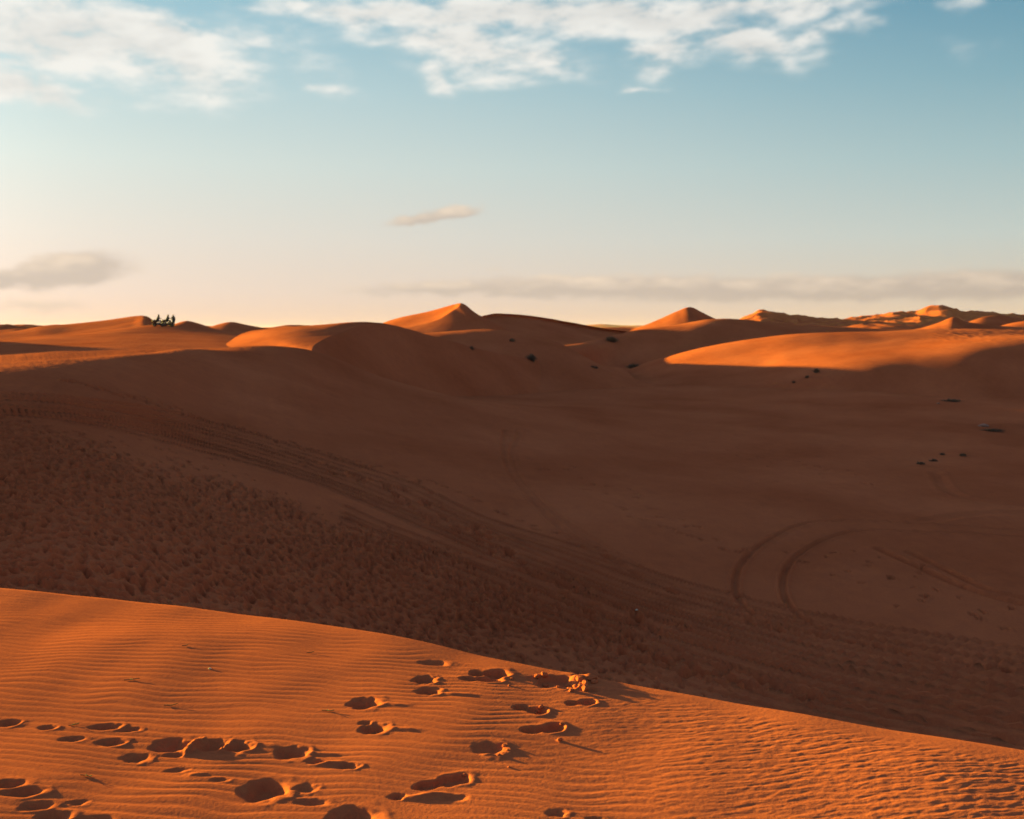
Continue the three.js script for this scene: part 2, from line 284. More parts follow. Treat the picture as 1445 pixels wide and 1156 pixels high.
function ripple(x, z) {
  const m = smooth(-0.5, 1.3, x - 0.25 * (z + 4));
  const wx = x + 0.05 * noise2(x * 2.1 + 4, z * 2.1), wz = z + 0.06 * noise2(x * 1.05, z * 1.6 + 9) + 0.02 * noise2(x * 4.4 + 30, z * 5);
  const a = (wz - 0.13 * wx + 0.03 * noise2(wx * 3, wz * 3)) * 2 * Math.PI / 0.056;
  const wave = (p) => { const s = Math.sin(p); return s + 0.28 * Math.sin(2 * p + 0.9); };
  const left = wave(a + 1.3 * noise2(x * 2.6, z * 7)) * (0.55 + 0.45 * noise2(x * 1.4 + 8, z * 2.4)) * 0.00135;
  const c = x * 0.975 - z * 0.22, d = z * 0.975 + x * 0.22 + 0.012 * noise2(x * 8, z * 8 + 3);
  const right = (noise2(c * 19 + 3, d * 50) + 0.5 * noise2(c * 34, d * 84 + 9)) * 0.00105 + wave((wz * 0.97 + 0.14 * wx) * 2 * Math.PI / 0.05 + 2.4 * noise2(x * 6, z * 8)) * 0.0007;
  return mix(left, right, m);
}
function nearHeight(x, z, calm = 1) {
  const far = Math.hypot(x, z), fade = smooth(12, 7, far);
  const marks = nearMarks.at(x, z);
  return 0.02 * noise2(x * 0.7, z * 0.7 + 3) + 0.006 * noise2(x * 2.3 + 5, z * 2.3) + ripple(x, z) * fade * calm * smooth(0.04, 0.008, Math.abs(marks)) + 0.0002 * noise2(x * 60, z * 60) + marks;
}
{
  const columns = [];
  const slipDirection = [0.42, -0.907];
  for (let i = 10; i >= 1; i--) { const c = plane(-120, crestV(-120)), n = plane(-120, 1260), s = i * i * 0.14; columns.push([[c[0] - 0.9 * s, c[2] - 0.43 * s], [n[0] - 1.0 * s, n[2] + 0.1 * s]]); }
  for (let u = -120; u <= 1565; u += 1.5) { const c = plane(u, crestV(u)), n = plane(u, 1260); columns.push([[c[0], c[2]], [n[0], n[2]]]); }
  for (let i = 1; i <= 8; i++) { const c = plane(1565, crestV(1565)), n = plane(1565, 1260), s = i * i * 0.14; columns.push([[c[0] + 0.9 * s, c[2] + 0.43 * s], [n[0] + 0.9 * s, n[2] + 0.43 * s]]); }
  const nu = columns.length, slip = 26, body = 430, back = 10, nv = slip + body + back, pos = new Float32Array(nu * nv * 3);
  columns.forEach(([c, n], i) => {
    for (let j = 0; j < nv; j++) {
      let x, y, z;
      if (j < slip) {                                                // the lee face, from its foot up to the crest
        const s = (1 - j / slip) ** 2 * 8.5; x = c[0] + slipDirection[0] * s; z = c[1] + slipDirection[1] * s;
        y = nearHeight(c[0], c[1], 0) - (s < 0.12 ? s * s / 0.24 * 0.62 : 0.0372 + (s - 0.12) * 0.62);
      } else {
        if (j < slip + body) { const f = (j - slip) / (body - 1), dc = Math.hypot(...c), dn = Math.hypot(...n), d = 1 / mix(1 / dc, 1 / dn, f), g = (dc - d) / (dc - dn || 1); x = mix(c[0], n[0], g); z = mix(c[1], n[1], g); } else { const f = (j - slip - body + 1) / back; x = n[0] * (1 + 4 * f); z = n[1] + 14 * f * f + 1.5 * f; }
        y = nearHeight(x, z, smooth(0, 0.16, Math.hypot(x - c[0], z - c[1])));
      }
      const o = (j * nu + i) * 3; pos[o] = x; pos[o + 1] = y; pos[o + 2] = z;
    }
  });
  land('near_dune', gridGeometry(pos, nu, nv, true), nearSand, 'sunlit orange dune with wind ripples and footprints along its sharp crest');
}

// ------------------------------------------------------------------ the shaded hollow with the trampled slope
const hollowMarks = new Relief(0.6);
let onHollow;
{
  const table = [
    [-800, [1050, 6.5], [860, 8], [780, 9.5], [680, 12], [600, 16], [488, 25], [488, 36], [500, 55]],
    [-400, [1050, 7.5], [850, 10], [780, 11.5], [690, 14], [590, 18.8], [472, 27], [478, 40], [500, 60]],
    [-100, [1050, 8.5], [840, 11.5], [780, 13], [690, 16], [602, 20.3], [511, 27], [515, 36], [515, 60]],
    [100, [1060, 9], [842, 12.5], [775, 14], [690, 17], [602, 21.8], [508, 29.5], [510, 42], [505, 70]],
    [300, [1060, 10], [866, 14], [790, 16.3], [695, 20.8], [600, 29], [494, 43], [500, 56], [497, 85]],
    [430, [1080, 10.5], [884, 15], [800, 18], [700, 23.5], [600, 33.5], [497, 50], [506, 62], [510, 85]],
    [550, [1080, 11], [905, 16], [805, 19.8], [705, 25.7], [610, 36.5], [537, 54], [545, 62], [545, 80]],
    [700, [1100, 11.5], [935, 16.2], [815, 21], [715, 27.5], [630, 38], [571, 53], [573, 62], [556, 80]],
    [900, [1120, 12], [970, 15.8], [830, 21.5], [720, 29.5], [640, 42], [585, 60], [565, 75], [545, 95]],
    [1100, [1150, 12], [1005, 15.5], [840, 22], [725, 30.5], [645, 44], [590, 62], [562, 78], [543, 98]],
    [1300, [1190, 11.8], [1040, 15], [850, 22], [730, 31], [648, 44.5], [592, 63], [562, 80], [545, 100]],
    [1500, [1220, 11.8], [1075, 14], [855, 22], [732, 31.5], [650, 45], [593, 64], [563, 80], [545, 100]],
    [1800, [1300, 10.5], [1120, 13], [860, 22], [735, 31.5], [650, 45], [593, 64], [563, 80], [545, 100]],
    [2300, [1400, 9.5], [1160, 12.5], [860, 22], [735, 31.5], [650, 45], [593, 64], [563, 80], [545, 100]],
  ];
  for (const row of table) { const d = row[0] < 500 ? row[8][1] + 15 : 120; row.push([465 + 6.8 / d * FPX, d]); }
  const rows = [...Array(9).keys()].map((r) => table.map(([u, ...c]) => P(u, c[r][0], c[r][1])));
  const ts = [];
  table.forEach(([u], i) => { if (i === table.length - 1) { ts.push(i); return; } const w = table[i + 1][0] - u, n = u < -100 || u >= 1500 ? 40 : Math.round(w * 0.62); for (let k = 0; k < n; k++) ts.push(i + k / n); });
  const spans = [16, 92, 92, 84, 104, 24, 12, 8];
  const base = loft(rows, { ts, spans });
  // look-up from a pixel of the photograph to the slope
  const lookup = new Map(), lastRow = 16 + 92 + 92 + 84 + 104 + 14;
  for (let j = 0; j < lastRow; j++) for (let i = 0; i < base.nu; i++) { const o = (j * base.nu + i) * 3, [u, v] = toPixel(base.pos[o], base.pos[o + 1], base.pos[o + 2]), k = Math.floor(u / 6) * 4096 + Math.floor(v / 6); if (!lookup.has(k)) lookup.set(k, []); lookup.get(k).push(u, v, o); }
  onHollow = (u, v) => { let best = 1e9, at = -1; for (let a = -1; a <= 1; a++) for (let b = -1; b <= 1; b++) { const l = lookup.get((Math.floor(u / 6) + a) * 4096 + Math.floor(v / 6) + b); if (l) for (let q = 0; q < l.length; q += 3) { const e = (l[q] - u) ** 2 + (l[q + 1] - v) ** 2; if (e < best) { best = e; at = l[q + 2]; } } } return at < 0 ? null : [base.pos[at], base.pos[at + 1], base.pos[at + 2]]; };
  const path = (list, n = 40) => { const out = []; const pts = list.map(([u, v]) => [u, v, 0]); for (let i = 0; i <= n * (pts.length - 1); i++) { const p = along(pts, i / n), w = onHollow(p[0], p[1]); if (w) out.push([w[0], w[2]]); } const s = out.map((p, i) => { let x = 0, z = 0, c = 0; for (let k = -5; k <= 5; k++) { const q = out[i + k]; if (q) { x += q[0]; z += q[1]; c++; } } return [x / c, z / c]; }); return s.filter((p, i) => i % 2 === 0 || i === s.length - 1); };
  const r = rng(77);
  // the looping pair of wheel tracks
  hollowMarks.track(path([[1500, 744], [1400, 743], [1300, 740], [1210, 735], [1140, 740], [1085, 760], [1050, 788], [1037, 822], [1046, 852], [1075, 876], [1120, 897]]), 0.095, 0.055, 0.7, 0.3);
  hollowMarks.track(path([[1500, 757], [1400, 755], [1300, 751], [1230, 748], [1175, 758], [1128, 782], [1106, 812], [1108, 842], [1128, 868], [1160, 890]]), 0.095, 0.055, 0.7, 0.3);
  // the two short deep ruts
  hollowMarks.track(path([[1236, 774], [1290, 797], [1360, 826], [1420, 846], [1480, 860]]), 0.18, 0.14, 0.15);
  hollowMarks.track(path([[1282, 778], [1330, 800], [1390, 828], [1445, 843], [1500, 852]]), 0.17, 0.13, 0.15);
  // bundles of wheel tracks running down the hollow
  const bundle = [[-60, 566], [100, 580], [250, 606], [400, 648], [550, 700], [700, 760], [850, 815], [1000, 862], [1150, 900], [1300, 930], [1480, 962]];
  for (const off of [-26, -18, -11, -3, 4, 12, 19, 27]) hollowMarks.track(path(bundle.map(([u, v], i) => [u, v + off * mix(0.55, 1.5, i / 10) + 4 * noise2(i * 0.7, off)])), 0.08, 0.065 + 0.06 * r(), 0.6, 0.4);
  const second = [[480, 735], [600, 780], [750, 838], [900, 890], [1050, 936], [1200, 975], [1350, 1008], [1500, 1036]];
  for (const off of [-22, -12, -4, 7, 18, 28, 40, 54]) hollowMarks.track(path(second.map(([u, v], i) => [u, v + off + 5 * noise2(i * 0.6, off + 9)])), 0.08, 0.065 + 0.06 * r(), 0.6, 0.4);
  hollowMarks.track(path([[712, 600], [712, 640], [730, 680], [780, 735], [850, 785], [960, 840]]), 0.13, 0.045, 0.5);
  hollowMarks.track(path([[735, 600], [722, 640], [745, 690], [810, 745], [900, 800]]), 0.13, 0.04, 0.5);
  hollowMarks.track(path([[1320, 660], [1340, 690], [1400, 705], [1480, 710]]), 0.3, 0.05, 0.4); hollowMarks.track(path([[1300, 735], [1380, 722], [1480, 716]]), 0.3, 0.04, 0.4);
  // lines of footprints and single prints
  const trail = (list, n, spread, size = 0.15) => { for (let i = 0; i < n; i++) { const p = along(list.map(([u, v]) => [u, v, 0]), (i + r() * 0.5) / n * (list.length - 1)), w = onHollow(p[0] + (r() - 0.5) * spread, p[1] + (r() - 0.5) * spread * 0.5); if (w) hollowMarks.dent(w[0], w[2], size * (0.8 + 0.5 * r()), size * (0.5 + 0.3 * r()), r() * 3, 0.09 + 0.06 * r(), 0.3, { wall: 0.3 }); } };
  trail([[205, 562], [290, 595], [360, 612], [440, 636], [500, 652]], 34, 12); trail([[90, 535], [160, 555], [240, 580]], 18, 8);
  trail([[500, 652], [620, 690], [760, 745], [900, 800]], 26, 16); trail([[1000, 865], [1090, 885], [1200, 905], [1330, 930], [1440, 948]], 34, 9, 0.17);
  trail([[760, 650], [860, 690], [960, 740], [1050, 780]], 22, 30); trail([[1100, 780], [1240, 800], [1390, 840]], 16, 60, 0.1); trail([[830, 690], [900, 730], [990, 760]], 12, 20);
  trail([[950, 610], [1100, 650], [1250, 680]], 20, 30, 0.2); trail([[1180, 790], [1290, 840], [1430, 880]], 16, 60, 0.12); trail([[560, 690], [700, 770], [840, 850], [960, 900]], 60, 46, 0.2);
  trail([[870, 900], [1000, 950], [1150, 990]], 40, 40, 0.2); trail([[400, 640], [560, 700], [700, 760]], 40, 40, 0.2);
  // low drifts that trail from the plants at the right
  for (const [u, v, l, w, h] of [[1365, 563, 3.0, 0.8, 0.30], [1425, 603, 2.2, 0.6, 0.28], [1300, 654, 0.8, 0.4, 0.1], [1360, 642, 0.8, 0.4, 0.1], [895, 519, 2.2, 1.2, 0.3]]) { const p = onHollow(u, v); if (p) hollowMarks.dent(p[0], p[2], l, w, 0.06, -h, 0); }
  // dense trampling: prints of many feet, one in each cell of an uneven lattice
  const cell = 0.15;
  const print = (i, j) => { const h = (Math.imul(i, 374761393) ^ Math.imul(j, 668265263)) >>> 0, a = Math.imul(h ^ (h >>> 13), 1274126177) >>> 0, q = (a ^ (a >>> 16)) >>> 0; return q; };
  const trampled = (x, z, density) => {
    let h = 0; const ci = Math.floor(x / cell), cj = Math.floor(z / cell);
    for (let a = -1; a <= 1; a++) for (let b = -1; b <= 1; b++) {
      const q = print(ci + a, cj + b); if ((q & 1023) / 1023 > density) continue;
      const dx = x - (ci + a + ((q >>> 10) & 255) / 255) * cell, dz = z - (cj + b + ((q >>> 18) & 255) / 255) * cell, t = (q >>> 26) / 64 * Math.PI, c = Math.cos(t), s = Math.sin(t);
      const k = 0.8 + ((q >>> 5) & 31) / 62, e = Math.hypot((dx * c + dz * s) / 0.10 / k, (dz * c - dx * s) / 0.066 / k);
      if (e < 1.9) h += -0.10 * k * (1 - smooth(0.05, 1.05, e)) + 0.018 * Math.exp(-(((e - 1.2) / 0.3) ** 2));
    }
    return h;
  };
  const edge = [[-400, 585], [0, 592], [150, 612], [300, 655], [450, 715], [600, 765], [750, 808], [850, 850], [950, 905], [1050, 960], [1200, 1010], [1600, 1100]];
  const edgeV = (u) => { let i = 0; while (i < edge.length - 2 && u > edge[i + 1][0]) i++; return mix(edge[i][1], edge[i + 1][1], (u - edge[i][0]) / (edge[i + 1][0] - edge[i][0])); };
  const hollow = (x, z, y) => {
    const [u, v] = toPixel(x, y, z), in_ = v > 480 && z < -5;
    let h = 0.05 * noise2(x * 0.25, z * 0.25) + 0.2 * smooth(18, 40, -z) * noise2(x * 0.085 + 3, z * 0.06) + 0.05 * smooth(14, 24, -z) * noise2(x * 0.3 + z * 0.12, z * 0.2) + 0.012 * noise2(x * 0.9, z * 0.9);
    if (in_) {
      const e = v - edgeV(u) + 22 * noise2(x * 0.35 + 7, z * 0.35), den = clamp(smooth(-12, 50, e)) * mix(1, 0.45, smooth(500, 1050, u)) * (1.0 + 0.45 * noise2(x * 0.5, z * 0.5)), right = smooth(1150, 850, u);
      if (den * right > 0.02) h += trampled(x, z, den * right * 1.05) ;
      h += hollowMarks.at(x, z) + 0.006 * noise2(x * 5, z * 5);
    }
    return h;
  };
  for (let k = 0; k < base.pos.length; k += 3) base.pos[k + 1] += hollow(base.pos[k], base.pos[k + 2], base.pos[k + 1]);
  land('hollow_slope', gridGeometry(base.pos, base.nu, base.nv), midSand, 'wide shaded sand hollow with trampled slope and looping wheel tracks');
}

// ------------------------------------------------------------------ the dunes behind
const swell = (amp, size) => (x, z) => amp * (noise2(x / size, z / size) + 0.35 * noise2(x / size * 3.1 + 5, z / size * 3.1));
const dune = (label, rows, o = {}) => { const g = loft(rows.map(px), { nu: 220, nv: 30, ...o }); return land('dune', gridGeometry(g.pos, g.nu, g.nv), o.material ?? midSand, label); };
const behind = (row, dv, dd) => row.map(([u, v, d]) => [u, v + dv, d + dd]);

{
  const n = 60, pos = new Float32Array(n * n * 3);
  for (let j = 0; j < n; j++) for (let i = 0; i < n; i++) { const x = -90 + i * 240 / (n - 1), z = -66 - j * 200 / (n - 1), o = (j * n + i) * 3; pos[o] = x; pos[o + 1] = EYE - 5.9 + 0.12 * noise2(x / 14, z / 14); pos[o + 2] = z; }
  land('hollow_floor', gridGeometry(pos, n, n), midSand, 'level sand between the feet of the middle dunes');
}
// horned dune right behind the hollow's ridge
dune('shaded horned dune with a curved slip face behind the trampled slope', [
  [[455, 530, 53], [500, 548, 58], [560, 565, 64], [640, 585, 70], [740, 583, 78], [840, 574, 88], [930, 570, 95]],
  [[440, 497, 56], [447, 486, 60], [478, 471, 67], [535, 456, 75], [620, 477, 80], [730, 503.5, 89], [880, 519, 104]],
  [[395, 492, 61], [384, 477, 66], [424, 462.0, 71], [530, 456.2, 77], [620, 481, 90], [730, 508, 100], [880, 522, 115]],
  [[330, 494, 64], [322, 483, 71], [374, 465.0, 80], [520, 466, 100], [620, 490, 110], [730, 515, 115], [880, 530, 125]],
], { crease: [1], relief: swell(0.04, 4) });
{
  const crest = [[500, 478, 96], [600, 472.5, 99], [700, 468.5, 102], [785, 485, 99.5], [870, 526, 95], [950, 552, 92]];
  dune('low shaded swell of sand dotted with dark bushes', [[[520, 560, 76], [620, 575, 77], [720, 582, 78], [820, 580, 81], [900, 574, 85], [980, 570, 88]], crest, behind(crest, 14, 20)], { relief: swell(0.06, 6) });
}
dune('tall peaked dune with sunlit left face and dark slip face', [
  [[545, 482, 135], [590, 484, 134], [640, 486, 133], [690, 486, 133], [720, 484, 135], [735, 484, 141], [745, 480, 149], [750, 477, 155]],
  [[540, 468, 143], [580, 461, 143], [615, 452, 143], [640, 437, 145], [652, 430, 146], [666, 438.5, 149], [677, 446, 152], [688, 458, 155]],
  [[530, 460, 153], [560, 449, 156], [600, 441, 157], [635, 433, 156], [653, 432, 153], [667, 441, 156], [678, 449, 159], [689, 461, 160]],
  [[515, 470, 164], [540, 470, 174], [580, 470, 180], [620, 470, 180], [655, 470, 180], [675, 470, 180], [695, 470, 180], [710, 472, 180]],
], { crease: [1], relief: swell(0.03, 5) });
{
  const crest = [[630, 458, 186], [683, 447, 186], [705, 444, 188], [745, 446.5, 192], [800, 455, 196], [845, 463, 198], [890, 469, 198]];
  dune('long rounded shaded ridge behind the tall peaked dune', [[[640, 496, 154], [690, 498, 154], [740, 500, 154], [790, 504, 154], [830, 506, 154], [870, 506, 154], [910, 504, 156]], crest.map(([u, v, d]) => [u, v + 7, d - 6]), crest, behind(crest, 22, 40)], { relief: swell(0.06, 7) });
}
{
  const crest = [[700, 494, 118], [760, 491, 122], [815, 485, 128], [860, 475, 135], [905, 466, 141], [955, 459, 145], [1005, 451, 148], [1050, 451.5, 150], [1110, 457, 152], [1180, 461, 155], [1260, 465, 158], [1340, 468, 160]];
  dune('dark shaded ridge behind the brightly sunlit slope', [[[700, 535, 112], [760, 532, 116], [815, 528, 121], [860, 524, 124], [900, 524, 121], [955, 522, 119], [1005, 506, 127], [1050, 498, 131], [1110, 490, 136], [1180, 486, 139], [1260, 482, 142], [1340, 482, 144]], crest, behind(crest, 18, 36)], { relief: swell(0.06, 7) });
}
{
  const crest = [[878, 470, 195], [905, 461, 196], [930, 450.5, 198], [955, 439.5, 199], [974, 433.5, 200], [990, 440.5, 203], [1010, 450, 206], [1030, 458, 208]];
  dune('pointed sunlit dune rising behind the dark ridge', [[[870, 480, 182], [900, 480, 181], [930, 478, 180], [965, 476, 180], [990, 474, 182], [1005, 472, 188], [1020, 470, 194], [1035, 470, 198]], crest, behind(crest, 16, 26)], { crease: [1], relief: swell(0.06, 7) });
}
// the sunlit patch
{
  const crest = [[790, 552, 122], [870, 525, 122], [935, 505, 121], [1000, 489, 120], [1060, 478.5, 119], [1120, 471.5, 118], [1190, 468.5, 117], [1260, 467, 116], [1320, 464.5, 116], [1400, 465, 115], [1500, 470, 114], [1650, 480, 113]];
  const edge = [[800, 562, 95], [880, 552, 95], [950, 547, 95], [1020, 541, 94], [1075, 536, 93], [1115, 529, 92], [1195, 516, 91], [1290, 504, 91], [1370, 494, 91], [1445, 485, 92], [1540, 478, 93], [1660, 480, 94]];
  const foot = edge.map(([u, v, d]) => { const y = (465 - v) / FPX * d, d2 = d - Math.max(3, (y + 5.6) / 0.42); return [u, 465 + 5.6 / d2 * FPX, d2]; }), mid = edge.map(([u, v, d], i) => { const c = crest[i]; return [(u + c[0]) / 2, 465 - FPX * ((465 - v) * d * 0.47 + (465 - c[1]) * c[2] * 0.53) / FPX / ((d + c[2]) / 2), (d + c[2]) / 2]; }), under = foot.map(([u, , d]) => [u, 465 + 7 / (d - 8) * FPX, d - 8]);
  dune('broad dune slope glowing orange in the low sun', [under, foot, edge, mid, crest, behind(crest, 10, 35)], { nu: 320, relief: (x, z, y) => { const [u, v] = toPixel(x, y, z); return 0.08 * noise2(x / 9, z / 9) + 0.02 * noise2(x / 2.4, z / 2.4) + (v < 490 ? 0.07 * smooth(1290, 1340, u) * smooth(488, 474, v) * Math.abs(noise2(x * 1.3, z * 0.8) + 0.5 * noise2(x * 3, z * 2)) : 0); } });
}
{
  const a = [[1270, 468, 165], [1300, 463, 165], [1325, 455, 166], [1347, 447.5, 167], [1362, 453.5, 169], [1400, 459, 172], [1460, 463, 174]];
  dune('small pointed sunlit dune above the trampled far slope', [a.map(([u, , d]) => [u, 478, d - 16]), a, behind(a, 14, 24)], { crease: [1], relief: swell(0.05, 6) });
  const b = [[1340, 466, 220], [1365, 455, 222], [1390, 447.5, 224], [1412, 445.5, 226], [1432, 448.5, 230], [1480, 450, 234], [1560, 452, 240]];
  dune('far dune with a dark slip face at its right end', [b.map(([u, , d]) => [u, 474, d - 18]), b, behind(b, 14, 24)], { crease: [1], relief: swell(0.06, 6) });
  const c = [[1375, 467, 184], [1405, 461.5, 185], [1440, 454, 186], [1500, 446, 188], [1580, 444, 190], [1700, 450, 195]];
  dune('smooth sunlit ridge rising towards the right', [c.map(([u, , d]) => [u, 480, d - 22]), c, behind(c, 14, 24)], { relief: swell(0.06, 6) });
}
// left side
{
  const shadeCrest = [[-640, 405, 84], [-440, 408, 86], [-290, 417, 88], [-165, 440, 92], [-75, 468, 98], [2, 496, 106]];  // dune added outside the view, its crest shaped to shade the lower slope
  dune('unseen dune shoulder beyond the left edge, added to shade the lower slope', [shadeCrest.map(([u, , d]) => [u, 530, d - 30]), shadeCrest, behind(shadeCrest, 20, 40)], { relief: swell(0.06, 7) });
}
{
  const crest = [[-300, 486, 100], [-150, 484, 108], [0, 481, 120], [110, 471.5, 150], [225, 458.5, 183], [300, 468, 183], [380, 479, 168]];
  dune('gentle sunlit slope where the riders have stopped', [
    [[-300, 520, 55], [-150, 518, 56], [0, 515, 57], [110, 510, 62], [210, 506, 68], [300, 503, 74], [370, 502, 78]],
    [[-300, 500, 76], [-150, 498, 80], [0, 492, 86], [110, 483, 104], [205, 472.5, 132], [290, 475, 134], [360, 484, 118]], crest, behind(crest, 8, 40)], { nu: 260, relief: swell(0.05, 8) });
  const top = [[-300, 484, 230], [-150, 478, 232], [0, 470, 234], [60, 460.5, 235], [100, 457.5, 236], [150, 452, 236], [190, 446.5, 236], [207, 447.5, 234], [220, 456, 232], [240, 466, 230]];
  dune('long low dune with dark band under its sunlit back', [
    top.map(([u, v]) => [u, Math.max(v + 14, 478), 196]),
    [[-300, 490, 206], [-150, 486, 206], [0, 479, 208], [60, 474, 210], [100, 470.5, 212], [150, 463.5, 214], [185, 456.5, 217], [205, 450.5, 220], [219, 456.5, 224], [240, 466, 226]], top, behind(top, 20, 40)], { crease: [1], relief: swell(0.04, 9) });
  const h = [[236, 462, 187], [249, 456.5, 187], [264, 453, 188], [282, 457, 190], [306, 465, 192], [350, 474, 195]];
  dune('small dark hump beside the parked quad bikes', [[[240, 468, 181], [255, 470, 180], [272, 472, 179], [292, 474, 179], [322, 478, 179], [362, 484, 180]], h, behind(h, 14, 26)], { relief: swell(0.03, 5) });
  const k = [[280, 468, 255], [305, 458.5, 258], [327, 454.5, 260], [350, 459, 262], [390, 466, 265]];
  dune('little sunlit dune behind the dark hump', [k.map(([u, , d]) => [u, 476, d - 22]), k, behind(k, 14, 26)], { relief: swell(0.05, 6) });
}
// farther rows of dunes
{
  const r = rng(31);
  const far = (label, list, depth, reach, seed, rug, foot = 470) => {
    const crest = list.map(([u, v]) => [u, v, depth]);
    dune(label, [crest.map(([u]) => [u, foot, depth - reach]), crest, crest.map(([u]) => [u, foot, depth + reach])], { nu: 420, nv: 36, material: farSand, relief: (x, z, y) => { const s = depth / 260, a = Math.abs(noise2(x / 12 / s + seed, z / 9 / s)), b = Math.abs(noise2(x / 5 / s + seed, z / 4 / s + 3)); return rug * (0.7 - a * 1.6 + 0.35 - b * 0.6) * s * smooth(EYE - depth * 0.006, EYE + depth * 0.004, y); } });
  };
  const line = (n, base, amp, seed) => [...Array(n).keys()].map((i) => { const u = -350 + i * 2150 / (n - 1); return [u, base - amp * Math.max(0, noise2(u * 0.011 + seed, seed) * 1.2 + 0.3 * noise2(u * 0.04, seed + 5))]; });
  far('row of small dunes far behind the sunlit slope', line(60, 466, 6, 3.3), 290, 30, 1, 0.9);
  far('second row of small dunes towards the horizon', line(70, 465.5, 6, 8.1), 420, 45, 2, 0.8);
  far('third row of small dunes towards the horizon', line(80, 465, 5, 14.7), 620, 70, 3, 0.7);
  far('last row of small dunes before the horizon', line(80, 465, 4, 21.2), 1000, 120, 4, 0.5);
  far('cluster of hazy pink dunes on the horizon', [[1020, 466], [1045, 454], [1062, 447], [1075, 441], [1098, 445], [1130, 450], [1165, 453], [1200, 455], [1240, 458], [1290, 464]], 760, 90, 5, 1.0);
  far('large hazy pink dune massif on the horizon', [[1130, 466], [1180, 456], [1215, 451], [1240, 448.5], [1265, 444.5], [1290, 443], [1308, 437.5], [1328, 434.5], [1346, 439], [1360, 443], [1400, 444.5], [1445, 448], [1520, 450], [1600, 456], [1700, 466]], 1150, 170, 6, 1.0);
  far('pale far hills beyond the desert plain', [[700, 466], [760, 462], [820, 459.5], [850, 458], [880, 459.5], [940, 460], [1000, 463], [1100, 466]], 14000, 1500, 7, 0.1, 466);
  void r;
}
// ------------------------------------------------------------------ thin dust haze
scene.fog = new THREE.FogExp2(new THREE.Color().setRGB(0.95, 0.76, 1.0), 0.00001);
// ------------------------------------------------------------------ things on the sand
scene.updateMatrixWorld(true);
const lands = scene.children.filter((o) => o.userData.kind === 'structure' && o.name !== 'desert_floor'), nearLand = lands.find((o) => o.name === 'near_dune');
for (const o of lands) { o.geometry.computeBoundingSphere(); o.geometry.computeBoundingBox(); }
const caster = new THREE.Raycaster();
function ground(u, v, list = lands.filter((o) => o !== nearLand)) { caster.set(camera.position, new THREE.Vector3(...pixelDirection(u, v)).normalize()); const h = caster.intersectObjects(list, false)[0]; if (h) h.point.slope = [-h.face.normal.x / h.face.normal.y, -h.face.normal.z / h.face.normal.y].map((q) => clamp(q, -0.35, 0.35)); return h ? h.point : new THREE.Vector3(...P(u, v, 180)); }
function drop(x, z, list = lands.filter((o) => o !== nearLand)) { caster.set(new THREE.Vector3(x, 60, z), new THREE.Vector3(0, -1, 0)); const h = caster.intersectObjects(list, false)[0]; return h ? h.point.y : 0; }
const shade = (o) => { o.traverse((m) => { if (m.isMesh) m.castShadow = m.receiveShadow = true; }); return o; };
const paint = (r, g, b, roughness = 0.8, more = {}) => new THREE.MeshStandardMaterial({ color: new THREE.Color().setRGB(r, g, b), roughness, ...more });
function part(name, geometry, material, parent) { const m = new THREE.Mesh(geometry, material); m.name = name; parent.add(m); return m; }
function thing(name, label, category, p, turn = 0, group) { const g = new THREE.Group(); g.name = numbered(name); g.position.copy(p); g.rotation.y = turn; tag(g, label, category, group); scene.add(g); return g; }

// bushes: many thin drooping twigs with small leaves
const leafMaterial = paint(0.13, 0.07, 0.042, 0.95), stemMaterial = paint(0.06, 0.042, 0.026, 0.9);
function bush(label, u, v, width, height, seed, n = 260, spreadX = 1) {
  height *= 1.25; width *= 0.88;
  const p = ground(u, v), r = rng(seed), o = thing('desert_bush', label, 'bush', p, 0, 'dark bushes scattered in the hollow');
  const stems = [], leaves = [], [sx, sz] = p.slope ?? [0, 0];
  for (let i = 0; i < n; i++) {
    const a = r() * Math.PI * 2, lean = r() ** 0.7, L = (0.55 + 0.45 * r()), bx = (r() - 0.5) * width * 0.5 * spreadX, bz = (r() - 0.5) * width * 0.3;
    const tip = [bx * 0.7 + Math.cos(a) * lean * width * 0.5 * spreadX, height * L * Math.sqrt(Math.max(0.08, 1 - lean * lean * 0.85)), bz + Math.sin(a) * lean * width * 0.4];
    const gy = bx * sx + bz * sz - 0.06, c = new THREE.QuadraticBezierCurve3(new THREE.Vector3(bx, gy, bz), new THREE.Vector3(mix(bx, tip[0], 0.4), tip[1] * 0.75 + gy, mix(bz, tip[2], 0.4)), new THREE.Vector3(tip[0], tip[1] + gy, tip[2]));
    if (i % 3 === 0) stems.push(new THREE.TubeGeometry(c, 4, 0.006 + 0.006 * r(), 3));
    for (let k = 0; k < 7; k++) {
      const q = c.getPoint(0.3 + 0.7 * r()), s = 0.025 + 0.03 * r(), g = new THREE.BufferGeometry(), d = [r() - 0.5, r() * 0.8, r() - 0.5], e = [r() - 0.5, r() - 0.5, r() - 0.5];
      g.setAttribute('position', new THREE.Float32BufferAttribute([q.x - e[0] * s, q.y - e[1] * s, q.z - e[2] * s, q.x + e[0] * s, q.y + e[1] * s, q.z + e[2] * s, q.x + d[0] * s * 3, q.y + d[1] * s * 3, q.z + d[2] * s * 3], 3)); g.computeVertexNormals(); leaves.push(g);
    }
  }
  const strip = (g) => { g.deleteAttribute('uv'); return g.index ? g.toNonIndexed() : g; };
  const l = part('foliage', mergeGeometries(leaves.map(strip)), leafMaterial, o); l.material.side = THREE.DoubleSide;
  part('stem', mergeGeometries(stems.map(strip)), stemMaterial, o);
  shade(o);
}
bush('largest dark domed bush on the shaded swell below pointed dune', 863, 482, 2.1, 0.62, 1, 420);
